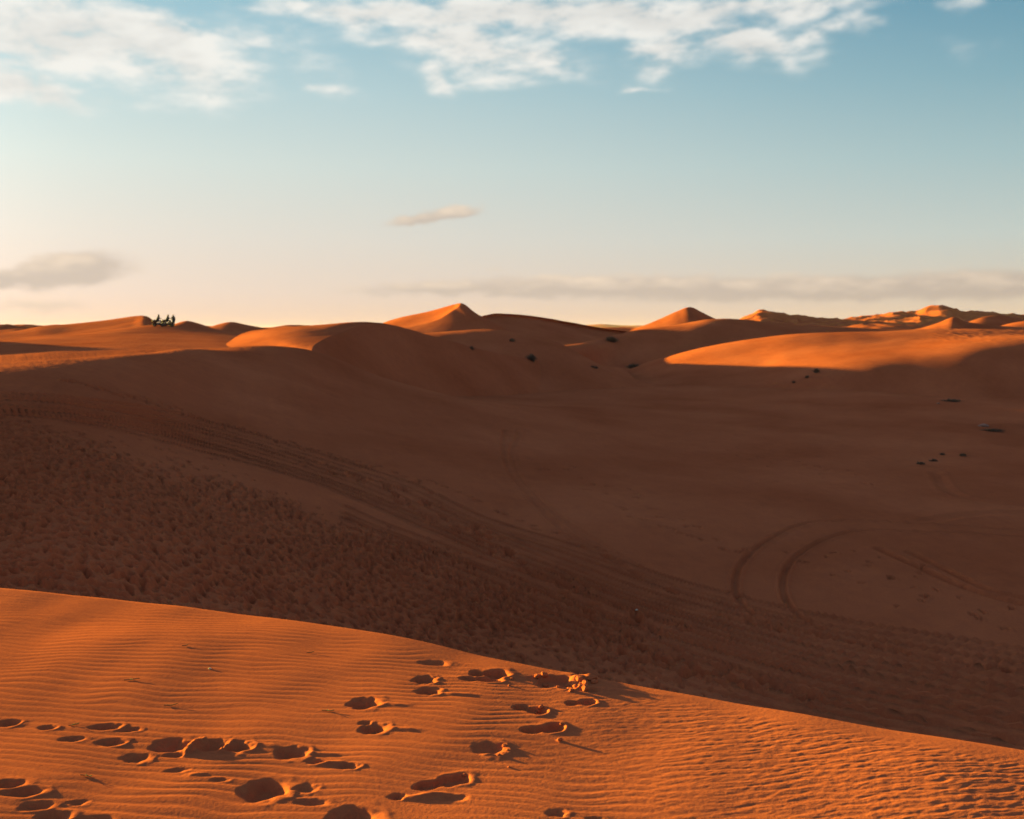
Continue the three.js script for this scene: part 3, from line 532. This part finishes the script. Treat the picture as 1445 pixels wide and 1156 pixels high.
bush('dark tufted bush on the skyline of the horned dune flank', 750, 509, 1.1, 0.55, 2, 240);
bush('dark bush at the left tip of the sunlit slope', 893, 519, 1.9, 0.45, 3, 320);
bush('tiny dark tuft on the shaded swell under the long rounded ridge', 723, 482, 0.7, 0.3, 4, 120);
bush('tiny dark tuft beside the horned dune under the tall peak', 666, 493, 0.55, 0.22, 5, 90);
bush('flat dark tuft between the tufted bush and the sunlit slope', 839, 519, 0.95, 0.16, 6, 110);
bush('small bush on the lower edge of the glowing sunlit slope', 1152, 526, 0.7, 0.36, 7, 130);
bush('tiny tuft just below the small bush at the sunlit edge', 1139, 533, 0.4, 0.2, 8, 70);
bush('tiny lone tuft lowest below the sunlit edge', 1120, 540, 0.35, 0.16, 9, 60);
bush('long low bush on a dark drift with two pale stones', 1344, 567, 1.0, 0.22, 10, 130, 2);
bush('long low bush on a drift with one pale stone', 1402, 609, 0.85, 0.18, 11, 120, 2);
bush('lowest of four small tufts above the looping wheel tracks', 1299, 655, 0.42, 0.1, 12, 90);
bush('second lowest of four small tufts above the looping wheel tracks', 1318, 651, 0.4, 0.1, 13, 90);
bush('highest of four small tufts above the looping wheel tracks', 1330, 642, 0.26, 0.08, 14, 70);
bush('small tuft set apart from three tufts beside the shaded drift', 1359, 643, 0.36, 0.09, 15, 90);

// stones
function lump(radius, seed, detail = 3, squash = [1, 0.6, 0.8]) { const g = new THREE.IcosahedronGeometry(radius, detail), a = g.attributes.position; for (let i = 0; i < a.count; i++) { const x = a.getX(i), y = a.getY(i), z = a.getZ(i), k = 1 + 0.28 * noise2(x / radius * 1.3 + seed, z / radius * 1.3 + y / radius) + 0.1 * noise2(x / radius * 4 + seed, y / radius * 4 + z / radius * 3); a.setXYZ(i, x * k * squash[0], y * k * squash[1], z * k * squash[2]); } g.computeVertexNormals(); return g; }
function stone(name, label, category, p, radius, material, seed, squash, group) { const m = new THREE.Mesh(lump(radius, seed, radius > 0.05 ? 3 : 2, squash), material); m.name = numbered(name); m.position.copy(p); m.position.y += radius * 0.2; tag(m, label, category, group); scene.add(shade(m)); }
const paleStone = paint(0.25, 0.11, 0.065, 0.9), whiteStone = paint(0.5, 0.4, 0.32, 0.9);
stone('stone', 'larger pale stone under the long low bush on the drift', 'stone', ground(1348, 566), 0.16, paleStone, 1, [1.2, 0.6, 0.8]);
stone('stone', 'smaller pale stone at the left end of the drift', 'stone', ground(1324, 570), 0.11, paleStone, 2, [1, 0.7, 0.8]);
stone('stone', 'reddish pale stone at the head of the nearer drift', 'stone', ground(1388, 602), 0.2, paint(0.24, 0.11, 0.08, 0.9), 3, [1.5, 0.6, 0.8]);
stone('pebble', 'white pebble on the smooth sunlit sand below the crest', 'pebble', ground(296, 944, [nearLand]), 0.006, whiteStone, 4, [1.2, 0.7, 0.8]);
stone('pebble', 'white speck of stone lying in the shaded wheel tracks', 'pebble', ground(899, 861), 0.025, whiteStone, 5, [1.4, 0.6, 0.8]);

// crumbled crust round the broken patch of the crest and the fresh prints
const clodMaterial = nearSand.clone(); clodMaterial.bumpMap = null; clodMaterial.vertexColors = false;
{
  const r = rng(404), spots = [[832, 958, 0.03], [826, 965, 0.026], [818, 960, 0.03], [838, 963, 0.022], [812, 971, 0.024], [825, 973, 0.026], [806, 975, 0.018], [768, 953, 0.022], [758, 955, 0.016], [770, 969, 0.016], [787, 970, 0.012], [760, 1004, 0.012], [764, 998, 0.014], [756, 1007, 0.009], [712, 1053, 0.014], [716, 1059, 0.010], [704, 1066, 0.010], [792, 1022, 0.010], [790, 1044, 0.014], [719, 968, 0.010], [722, 958, 0.012], [655, 1094, 0.010], [718, 1083, 0.007]];
  for (const [u, v, size] of spots) { const s = size * 0.8, p = ground(u, v, [nearLand]), m = new THREE.Mesh(lump(s, r() * 50, 1, [0.9 + 0.5 * r(), 0.5 + 0.3 * r(), 0.7 + 0.3 * r()]), clodMaterial); m.geometry.computeVertexNormals(); m.name = numbered('sand_clod'); m.position.copy(p); m.position.y += s * 0.15; m.rotation.y = r() * 6; tag(m, v < 980 ? 'crumbled lump of sand crust on the broken crest patch' : 'small crumb of sand crust beside a fresh boot print', 'sand clod', v < 980 ? 'lumps of crust on the broken crest' : 'crumbs beside the fresh prints'); scene.add(shade(m)); }
}

// dry twigs lying on the near sand
const twigMaterial = paint(0.05, 0.03, 0.02, 0.9);
function twig(label, u, v, length, angle, seed, fork = true) {
  const p = ground(u, v, [nearLand]), r = rng(seed), o = thing('dry_twig', label, 'twig', p, angle, 'dry twigs on the near dune');
  const curve = (l, a, h) => new THREE.CatmullRomCurve3([...Array(5).keys()].map((i) => { const t = i / 4 - 0.5, x = t * l, wx = Math.cos(a) * x, wz = Math.sin(a) * x; const w = new THREE.Vector3(wx, 0, wz).applyAxisAngle(new THREE.Vector3(0, 1, 0), angle); return new THREE.Vector3(wx, nearHeight(p.x + w.x, p.z + w.z) - p.y + 0.002 + 0.5 * h * (i === 4 ? 1 : i === 3 ? 0.4 : 0) + 0.003 * r(), wz + 0.004 * (r() - 0.5)); }));
  part('stalk', new THREE.TubeGeometry(curve(length, 0, 0.008), 14, 0.0017, 6), twigMaterial, o);
  if (fork) part('side_shoot', new THREE.TubeGeometry(curve(length * 0.45, 0.9, 0.014), 8, 0.0016, 5), twigMaterial, o);
  shade(o);
}
twig('forked dry twig alone on the smooth rippled sand', 186, 960, 0.07, 0.1, 21);
twig('short dry twig between the forked twig and the old hole', 241, 996, 0.055, 0.15, 22, false);
twig('dry twig just left of the old hollow print', 463, 1004, 0.055, -0.2, 23);
twig('dark forked twig below the worn trail of prints', 122, 1096, 0.05, -0.3, 24);
twig('tiny dry twig near the crest line', 261, 912, 0.03, 0.2, 25, false);
twig('dry twig highest on the crest slope', 438, 922, 0.035, 0.1, 26, false);
twig('tiny forked stick at the start of the worn trail', 104, 1024, 0.04, 0.4, 27);

// far poles
for (const [u, top, label] of [[453, 452.5, 'thin far pole on the skyline beside the horned dune'], [466.5, 452.5, 'second thin far pole nearer to the horned dune peak']]) {
  const [x, y, z] = P(u, top, 420), h = y - (EYE - 9) + 0.2, o = thing('far_pole', label, 'pole', new THREE.Vector3(x, EYE - 9.2, z));
  part('post', new THREE.CylinderGeometry(0.05, 0.08, h, 10).translate(0, h / 2, 0), paint(0.3, 0.24, 0.19), o); part('crossarm', new RoundedBoxGeometry(0.8, 0.08, 0.08, 2, 0.03).translate(0, h - 0.4, 0.09), paint(0.3, 0.24, 0.19), o); shade(o);
}

// ------------------------------------------------------------------ people, as one skin over posed joints
function skin(bones, centre, half, res, k = 0.03) {
  const mc = new MarchingCubes(res, undefined, false, false, 60000); mc.isolation = 0;
  for (let a = 0; a < res; a++) for (let b = 0; b < res; b++) for (let c = 0; c < res; c++) {
    const x = centre[0] + (c - res / 2) / (res / 2) * half, y = centre[1] + (b - res / 2) / (res / 2) * half, z = centre[2] + (a - res / 2) / (res / 2) * half;
    let d = 9;
    for (const [p, q, ra, rb, flat = 1] of bones) { const ex = q[0] - p[0], ey = q[1] - p[1], ez = q[2] - p[2], t = clamp(((x - p[0]) * ex + (y - p[1]) * ey + (z - p[2]) * ez) / (ex * ex + ey * ey + ez * ez + 1e-9)), e = Math.hypot(x - p[0] - ex * t, y - p[1] - ey * t, (z - p[2] - ez * t) / flat) - mix(ra, rb, t), h = clamp(0.5 + 0.5 * (d - e) / k); d = mix(d, e, h) - k * h * (1 - h); }
    mc.field[a * res * res + b * res + c] = -d;
  }
  mc.update();
  const g = new THREE.BufferGeometry(), n = mc.count, pos = new Float32Array(n * 3);
  for (let i = 0; i < n; i++) for (let j = 0; j < 3; j++) pos[i * 3 + j] = mc.positionArray[i * 3 + j] * half + centre[j];
  g.setAttribute('position', new THREE.BufferAttribute(pos, 3)); g.setAttribute('normal', new THREE.BufferAttribute(mc.normalArray.slice(0, n * 3), 3));
  return g;
}
const add = (a, b, s = 1) => [a[0] + b[0] * s, a[1] + b[1] * s, a[2] + b[2] * s];
function hand(wrist, forward, across) {                              // palm, four fingers curled a little, thumb at the side
  const down = [0, -1, 0], bones = [], palm = add(wrist, forward, 0.085);
  for (const s of [-0.028, -0.009, 0.01, 0.028]) bones.push([add(wrist, forward, 0.015), add(add(palm, across, s), down, 0.004), 0.019, 0.013]);
  [[-0.03, 0.062], [-0.01, 0.076], [0.011, 0.072], [0.031, 0.056]].forEach(([s, l]) => { const a = add(palm, across, s), b = add(add(a, forward, l * 0.5), down, l * 0.3), c = add(add(b, forward, l * 0.12), down, l * 0.5); bones.push([a, b, 0.0095, 0.009], [b, c, 0.009, 0.0078]); });
  const t0 = add(add(wrist, forward, 0.03), across, -0.024), t1 = add(add(t0, forward, 0.03), across, -0.028), t2 = add(add(t1, forward, 0.028), down, 0.012); bones.push([t0, t1, 0.013, 0.011], [t1, t2, 0.011, 0.009]);
  return skin(bones, add(wrist, forward, 0.08), 0.13, 48, 0.006);
}
function head(c, face) {                                             // c: centre of the skull, face: unit direction in x-z
  const s = [-face[2], 0, face[0]], up = [0, 1, 0], at = (f, u, w) => add(add(add(c, face, f), up, u), s, w), B = [];
  B.push([at(-0.012, 0.025, 0), at(0.01, 0.03, 0), 0.088, 0.086], [at(0.03, -0.03, 0), at(0.035, -0.075, 0), 0.062, 0.04], [at(0.085, 0.0, 0), at(0.103, -0.03, 0), 0.009, 0.015]);
  for (const w of [-1, 1]) B.push([at(-0.005, 0.01, w * 0.083), at(-0.01, -0.03, w * 0.08), 0.013, 0.009], [at(0.08, 0.022, w * 0.018), at(0.075, 0.024, w * 0.045), 0.008, 0.008], [at(0.075, 0.004, w * 0.032), at(0.076, 0.004, w * 0.033), 0.011, 0.011], [at(0.085, -0.058, 0), at(0.08, -0.058, w * 0.02), 0.008, 0.006]);
  return skin(B, c, 0.15, 56, 0.014);
}
function person(label, p, turn, pose, colours) {
  const o = thing('person', label, 'person', p, turn), { bones, headAt, face, hands } = pose;
  const bits = [[skin(bones, pose.centre, pose.half, 84, 0.045), 'cloth'], [head(headAt, face), 'skin'], ...hands.map(([w, f, a]) => [hand(w, f, a), 'skin'])];
  const body = mergeGeometries(bits.map(([g, kind]) => { const n = g.attributes.position.count, c = new Float32Array(n * 3); for (let i = 0; i < n; i++) { const y = g.attributes.position.getY(i), q = kind === 'skin' ? colours.skin : y < pose.hem ? (y < pose.shoe ? colours.shoe : colours.legs) : colours.coat; c.set(q, i * 3); } g.setAttribute('color', new THREE.BufferAttribute(c, 3)); return g; }));
  part('body', body, new THREE.MeshStandardMaterial({ vertexColors: true, roughness: 0.9 }), o);
  const wrap = [[add(headAt, [0, 0.055, 0]), add(headAt, [-face[0] * 0.02, 0.06, -face[2] * 0.02]), 0.105, 0.1], [add(headAt, [-face[0] * 0.03, 0.09, -face[2] * 0.03]), add(headAt, [-face[0] * 0.05, 0.15, -face[2] * 0.05]), 0.075, 0.03], [add(headAt, [-face[0] * 0.06, -0.02, -face[2] * 0.06]), add(headAt, [-face[0] * 0.06, -0.15, -face[2] * 0.06]), 0.085, 0.09]];
  part('hood', skin(wrap, add(headAt, [0, 0.02, 0]), 0.3, 44, 0.04), new THREE.MeshStandardMaterial({ color: new THREE.Color().setRGB(...colours.hood), roughness: 0.95 }), o);
  o.scale.setScalar(1.16);
  return shade(o);
}
const standing = {
  centre: [0, 0.86, 0], half: 0.98, hem: 0.66, shoe: 0.09, headAt: [0, 1.62, 0], face: [0.6, 0, 0.8],
  bones: [
    [[0, 1.02, 0], [0, 1.36, 0], 0.2, 0.195, 0.8], [[-0.15, 1.4, 0], [0.15, 1.4, 0], 0.075, 0.075], [[0, 1.4, 0], [0, 1.58, 0.01], 0.06, 0.055], [[0, 0.9, 0], [0, 1.05, 0], 0.18, 0.165, 0.8], [[0, 0.72, 0], [0, 0.92, 0], 0.23, 0.2, 0.8],
    ...[-1, 1].flatMap((s) => [[[s * 0.09, 0.9, 0], [s * 0.11, 0.49, 0.01], 0.09, 0.06], [[s * 0.11, 0.49, 0.01], [s * 0.12, 0.08, -0.01], 0.06, 0.042], [[s * 0.12, 0.05, -0.03], [s * 0.14, 0.04, 0.15], 0.042, 0.035]]),
    [[0.19, 1.39, 0], [0.26, 1.12, 0.02], 0.06, 0.048], [[0.26, 1.12, 0.02], [0.27, 0.88, 0.08], 0.047, 0.034],
    [[-0.19, 1.39, 0], [-0.34, 1.16, 0], 0.06, 0.048], [[-0.34, 1.16, 0], [-0.2, 1.0, 0.09], 0.047, 0.034],
  ],
  hands: [[[0.27, 0.87, 0.08], [0, -0.96, 0.28], [0, 0.28, 0.96]], [[-0.21, 1.01, 0.09], [0.75, -0.6, 0.28], [0.2, 0.6, 0.77]]],
};
const riding = {                                                     // seated astride, facing +x; seat at 0.84
  centre: [0.12, 0.98, 0], half: 0.9, hem: 0.9, shoe: 0.42, headAt: [0.08, 1.6, 0], face: [1, 0, 0],
  bones: [
    [[-0.1, 0.98, 0], [0.0, 1.2, 0], 0.24, 0.2], [[0, 1.2, 0], [0.04, 1.36, 0], 0.2, 0.185], [[-0.1, 0.95, -0.12], [-0.1, 0.95, 0.12], 0.22, 0.22], [[0.04, 1.4, -0.15], [0.04, 1.4, 0.15], 0.075, 0.075], [[0.04, 1.4, 0], [0.07, 1.56, 0], 0.06, 0.055],
    ...[-1, 1].flatMap((s) => [[[-0.08, 0.93, s * 0.1], [0.32, 0.86, s * 0.29], 0.095, 0.065], [[0.32, 0.86, s * 0.29], [0.2, 0.45, s * 0.33], 0.064, 0.045], [[0.17, 0.4, s * 0.33], [0.36, 0.385, s * 0.35], 0.045, 0.038], [[0.04, 1.39, s * 0.19], [0.22, 1.17, s * 0.3], 0.06, 0.048], [[0.22, 1.17, s * 0.3], [0.44, 1.13, s * 0.33], 0.047, 0.035]]),
  ],
  hands: [-1, 1].map((s) => [[0.44, 1.13, s * 0.33], [0.96, -0.2, 0], [0, 0, s]]),
};

// ------------------------------------------------------------------ quad bikes
const rubber = paint(0.02, 0.019, 0.018, 0.95), blackPlastic = paint(0.03, 0.028, 0.026, 0.6), steel = paint(0.09, 0.085, 0.08, 0.5, { metalness: 0.6 });
function quadBike(label, p, turn, colour) {
  const o = thing('quad_bike', label, 'quad bike', p, turn, 'quad bikes parked on the far slope'), shell = paint(...colour, 0.6);
  for (const x of [-0.6, 0.62]) for (const s of [-1, 1]) {
    const w = new THREE.Group(); w.name = 'wheel'; w.position.set(x, 0.28, s * 0.43); o.add(w);
    const profile = [[0.13, -0.11], [0.24, -0.12], [0.275, -0.08], [0.285, 0], [0.275, 0.08], [0.24, 0.12], [0.13, 0.11]].map(([a, b]) => new THREE.Vector2(a, b)), knobs = [];
    for (let k = 0; k < 16; k++) for (const q of [-0.05, 0.05]) { const a = (k + (q > 0 ? 0.5 : 0)) / 16 * Math.PI * 2; knobs.push(new THREE.BoxGeometry(0.03, 0.05, 0.08).translate(0, 0.282, q).rotateZ(a)); }
    part('tyre', mergeGeometries([new THREE.LatheGeometry(profile, 32).rotateX(Math.PI / 2).toNonIndexed(), ...knobs.map((g) => g.toNonIndexed())]), rubber, w);
    part('rim', new THREE.LatheGeometry([[0.001, 0.03 * s], [0.06, 0.04 * s], [0.1, 0.02 * s], [0.135, 0.09 * s], [0.14, -0.09 * s], [0.1, -0.08 * s]].map(([a, b]) => new THREE.Vector2(a, b)), 24).rotateX(Math.PI / 2), steel, w);
  }
  part('chassis', mergeGeometries([new RoundedBoxGeometry(1.2, 0.34, 0.5, 3, 0.08).translate(0, 0.4, 0), new RoundedBoxGeometry(0.42, 0.3, 0.34, 3, 0.06).translate(0.02, 0.52, 0), new RoundedBoxGeometry(0.1, 0.1, 0.86, 2, 0.03).translate(-0.6, 0.3, 0), new RoundedBoxGeometry(0.1, 0.1, 0.86, 2, 0.03).translate(0.62, 0.3, 0)]), blackPlastic, o);
  const wing = (x, l, r) => { const s = new THREE.Shape(); s.absarc(0, 0, r, 0.15, Math.PI - 0.15, false); s.absarc(0, 0, r - 0.035, Math.PI - 0.15, 0.15, true); return [-1, 1].map((q) => new THREE.ExtrudeGeometry(s, { depth: 0.3, bevelEnabled: true, bevelSize: 0.012, bevelThickness: 0.012, bevelSegments: 2, curveSegments: 20 }).translate(x, 0.3, q > 0 ? 0.24 : -0.54)); };
  for (const [x, r] of [[-0.6, 0.4], [0.62, 0.39]]) for (const g of wing(x, 0, r)) part('fender', g, shell, o);
  part('bodywork', mergeGeometries([new RoundedBoxGeometry(0.5, 0.16, 0.44, 4, 0.07).translate(-0.62, 0.74, 0), new RoundedBoxGeometry(0.42, 0.24, 0.34, 4, 0.09).rotateZ(-0.25).translate(0.36, 0.78, 0), new RoundedBoxGeometry(0.34, 0.2, 0.4, 4, 0.08).translate(0.72, 0.68, 0)]), shell, o);
  part('seat', new RoundedBoxGeometry(0.72, 0.14, 0.32, 4, 0.06).translate(-0.2, 0.8, 0), blackPlastic, o);
  part('handlebar', mergeGeometries([new THREE.TubeGeometry(new THREE.CatmullRomCurve3([[0.5, 1.1, -0.42], [0.54, 1.12, -0.2], [0.5, 1.02, -0.06], [0.5, 1.02, 0.06], [0.54, 1.12, 0.2], [0.5, 1.1, 0.42]].map((q) => new THREE.Vector3(...q))), 30, 0.018, 8), new THREE.CylinderGeometry(0.025, 0.03, 0.36, 10).rotateZ(0.3).translate(0.54, 0.9, 0)]), steel, o);
  const bars = [...Array(5).keys()].map((k) => new THREE.CylinderGeometry(0.012, 0.012, 0.5, 8).rotateZ(Math.PI / 2).translate(-0.74, 0.86, -0.3 + k * 0.15)); bars.push(new THREE.CylinderGeometry(0.014, 0.014, 0.66, 8).rotateX(Math.PI / 2).translate(-0.98, 0.86, 0), new THREE.CylinderGeometry(0.014, 0.014, 0.66, 8).rotateX(Math.PI / 2).translate(-0.52, 0.86, 0));
  part('load', lump(0.36, colour[0] * 90, 3, [1.2, 0.75, 1.0]).translate(-0.6, 0.9, 0), paint(0.13, 0.07, 0.025, 0.95), o);
  part('rear_rack', mergeGeometries(bars), steel, o);
  for (const s of [-1, 1]) part('headlight', new THREE.SphereGeometry(0.06, 14, 10).scale(0.5, 1, 1).translate(0.89, 0.7, s * 0.12), paint(0.12, 0.12, 0.115, 0.4), o);
  o.scale.setScalar(1.0);
  return shade(o);
}
{
  const dark = { skin: [0.16, 0.09, 0.06], coat: [0.03, 0.022, 0.018], legs: [0.02, 0.02, 0.024], shoe: [0.03, 0.025, 0.02], hood: [0.12, 0.06, 0.025] };
  const spots = [[223.5, 460.8, 0.35, [0.07, 0.035, 0.014], 'quad bike parked beside the long low dune, ridden by hooded person'], [236.8, 460.6, 0.6, [0.09, 0.045, 0.015], 'quad bike with rider parked next to the standing person']];
  spots.forEach(([u, v, turn, colour, label], i) => {
    const p = ground(u, v); p.y = drop(p.x, p.z) - 0.02; quadBike(label, p, turn, colour);
    person(i ? 'dark clothed hooded rider sitting on the quad bike nearer the standing person' : 'dark clothed hooded rider sitting on the quad bike by the low dune', p, turn, riding, dark);
  });
  const p = ground(244.8, 460.6); p.y = drop(p.x, p.z);
  person('person standing in dark coat and hood with hand on hip beside quad bikes', p, 0.2, standing, { ...dark, coat: [0.022, 0.026, 0.026], hood: [0.05, 0.03, 0.02] });
}
renderer.render(scene, camera);
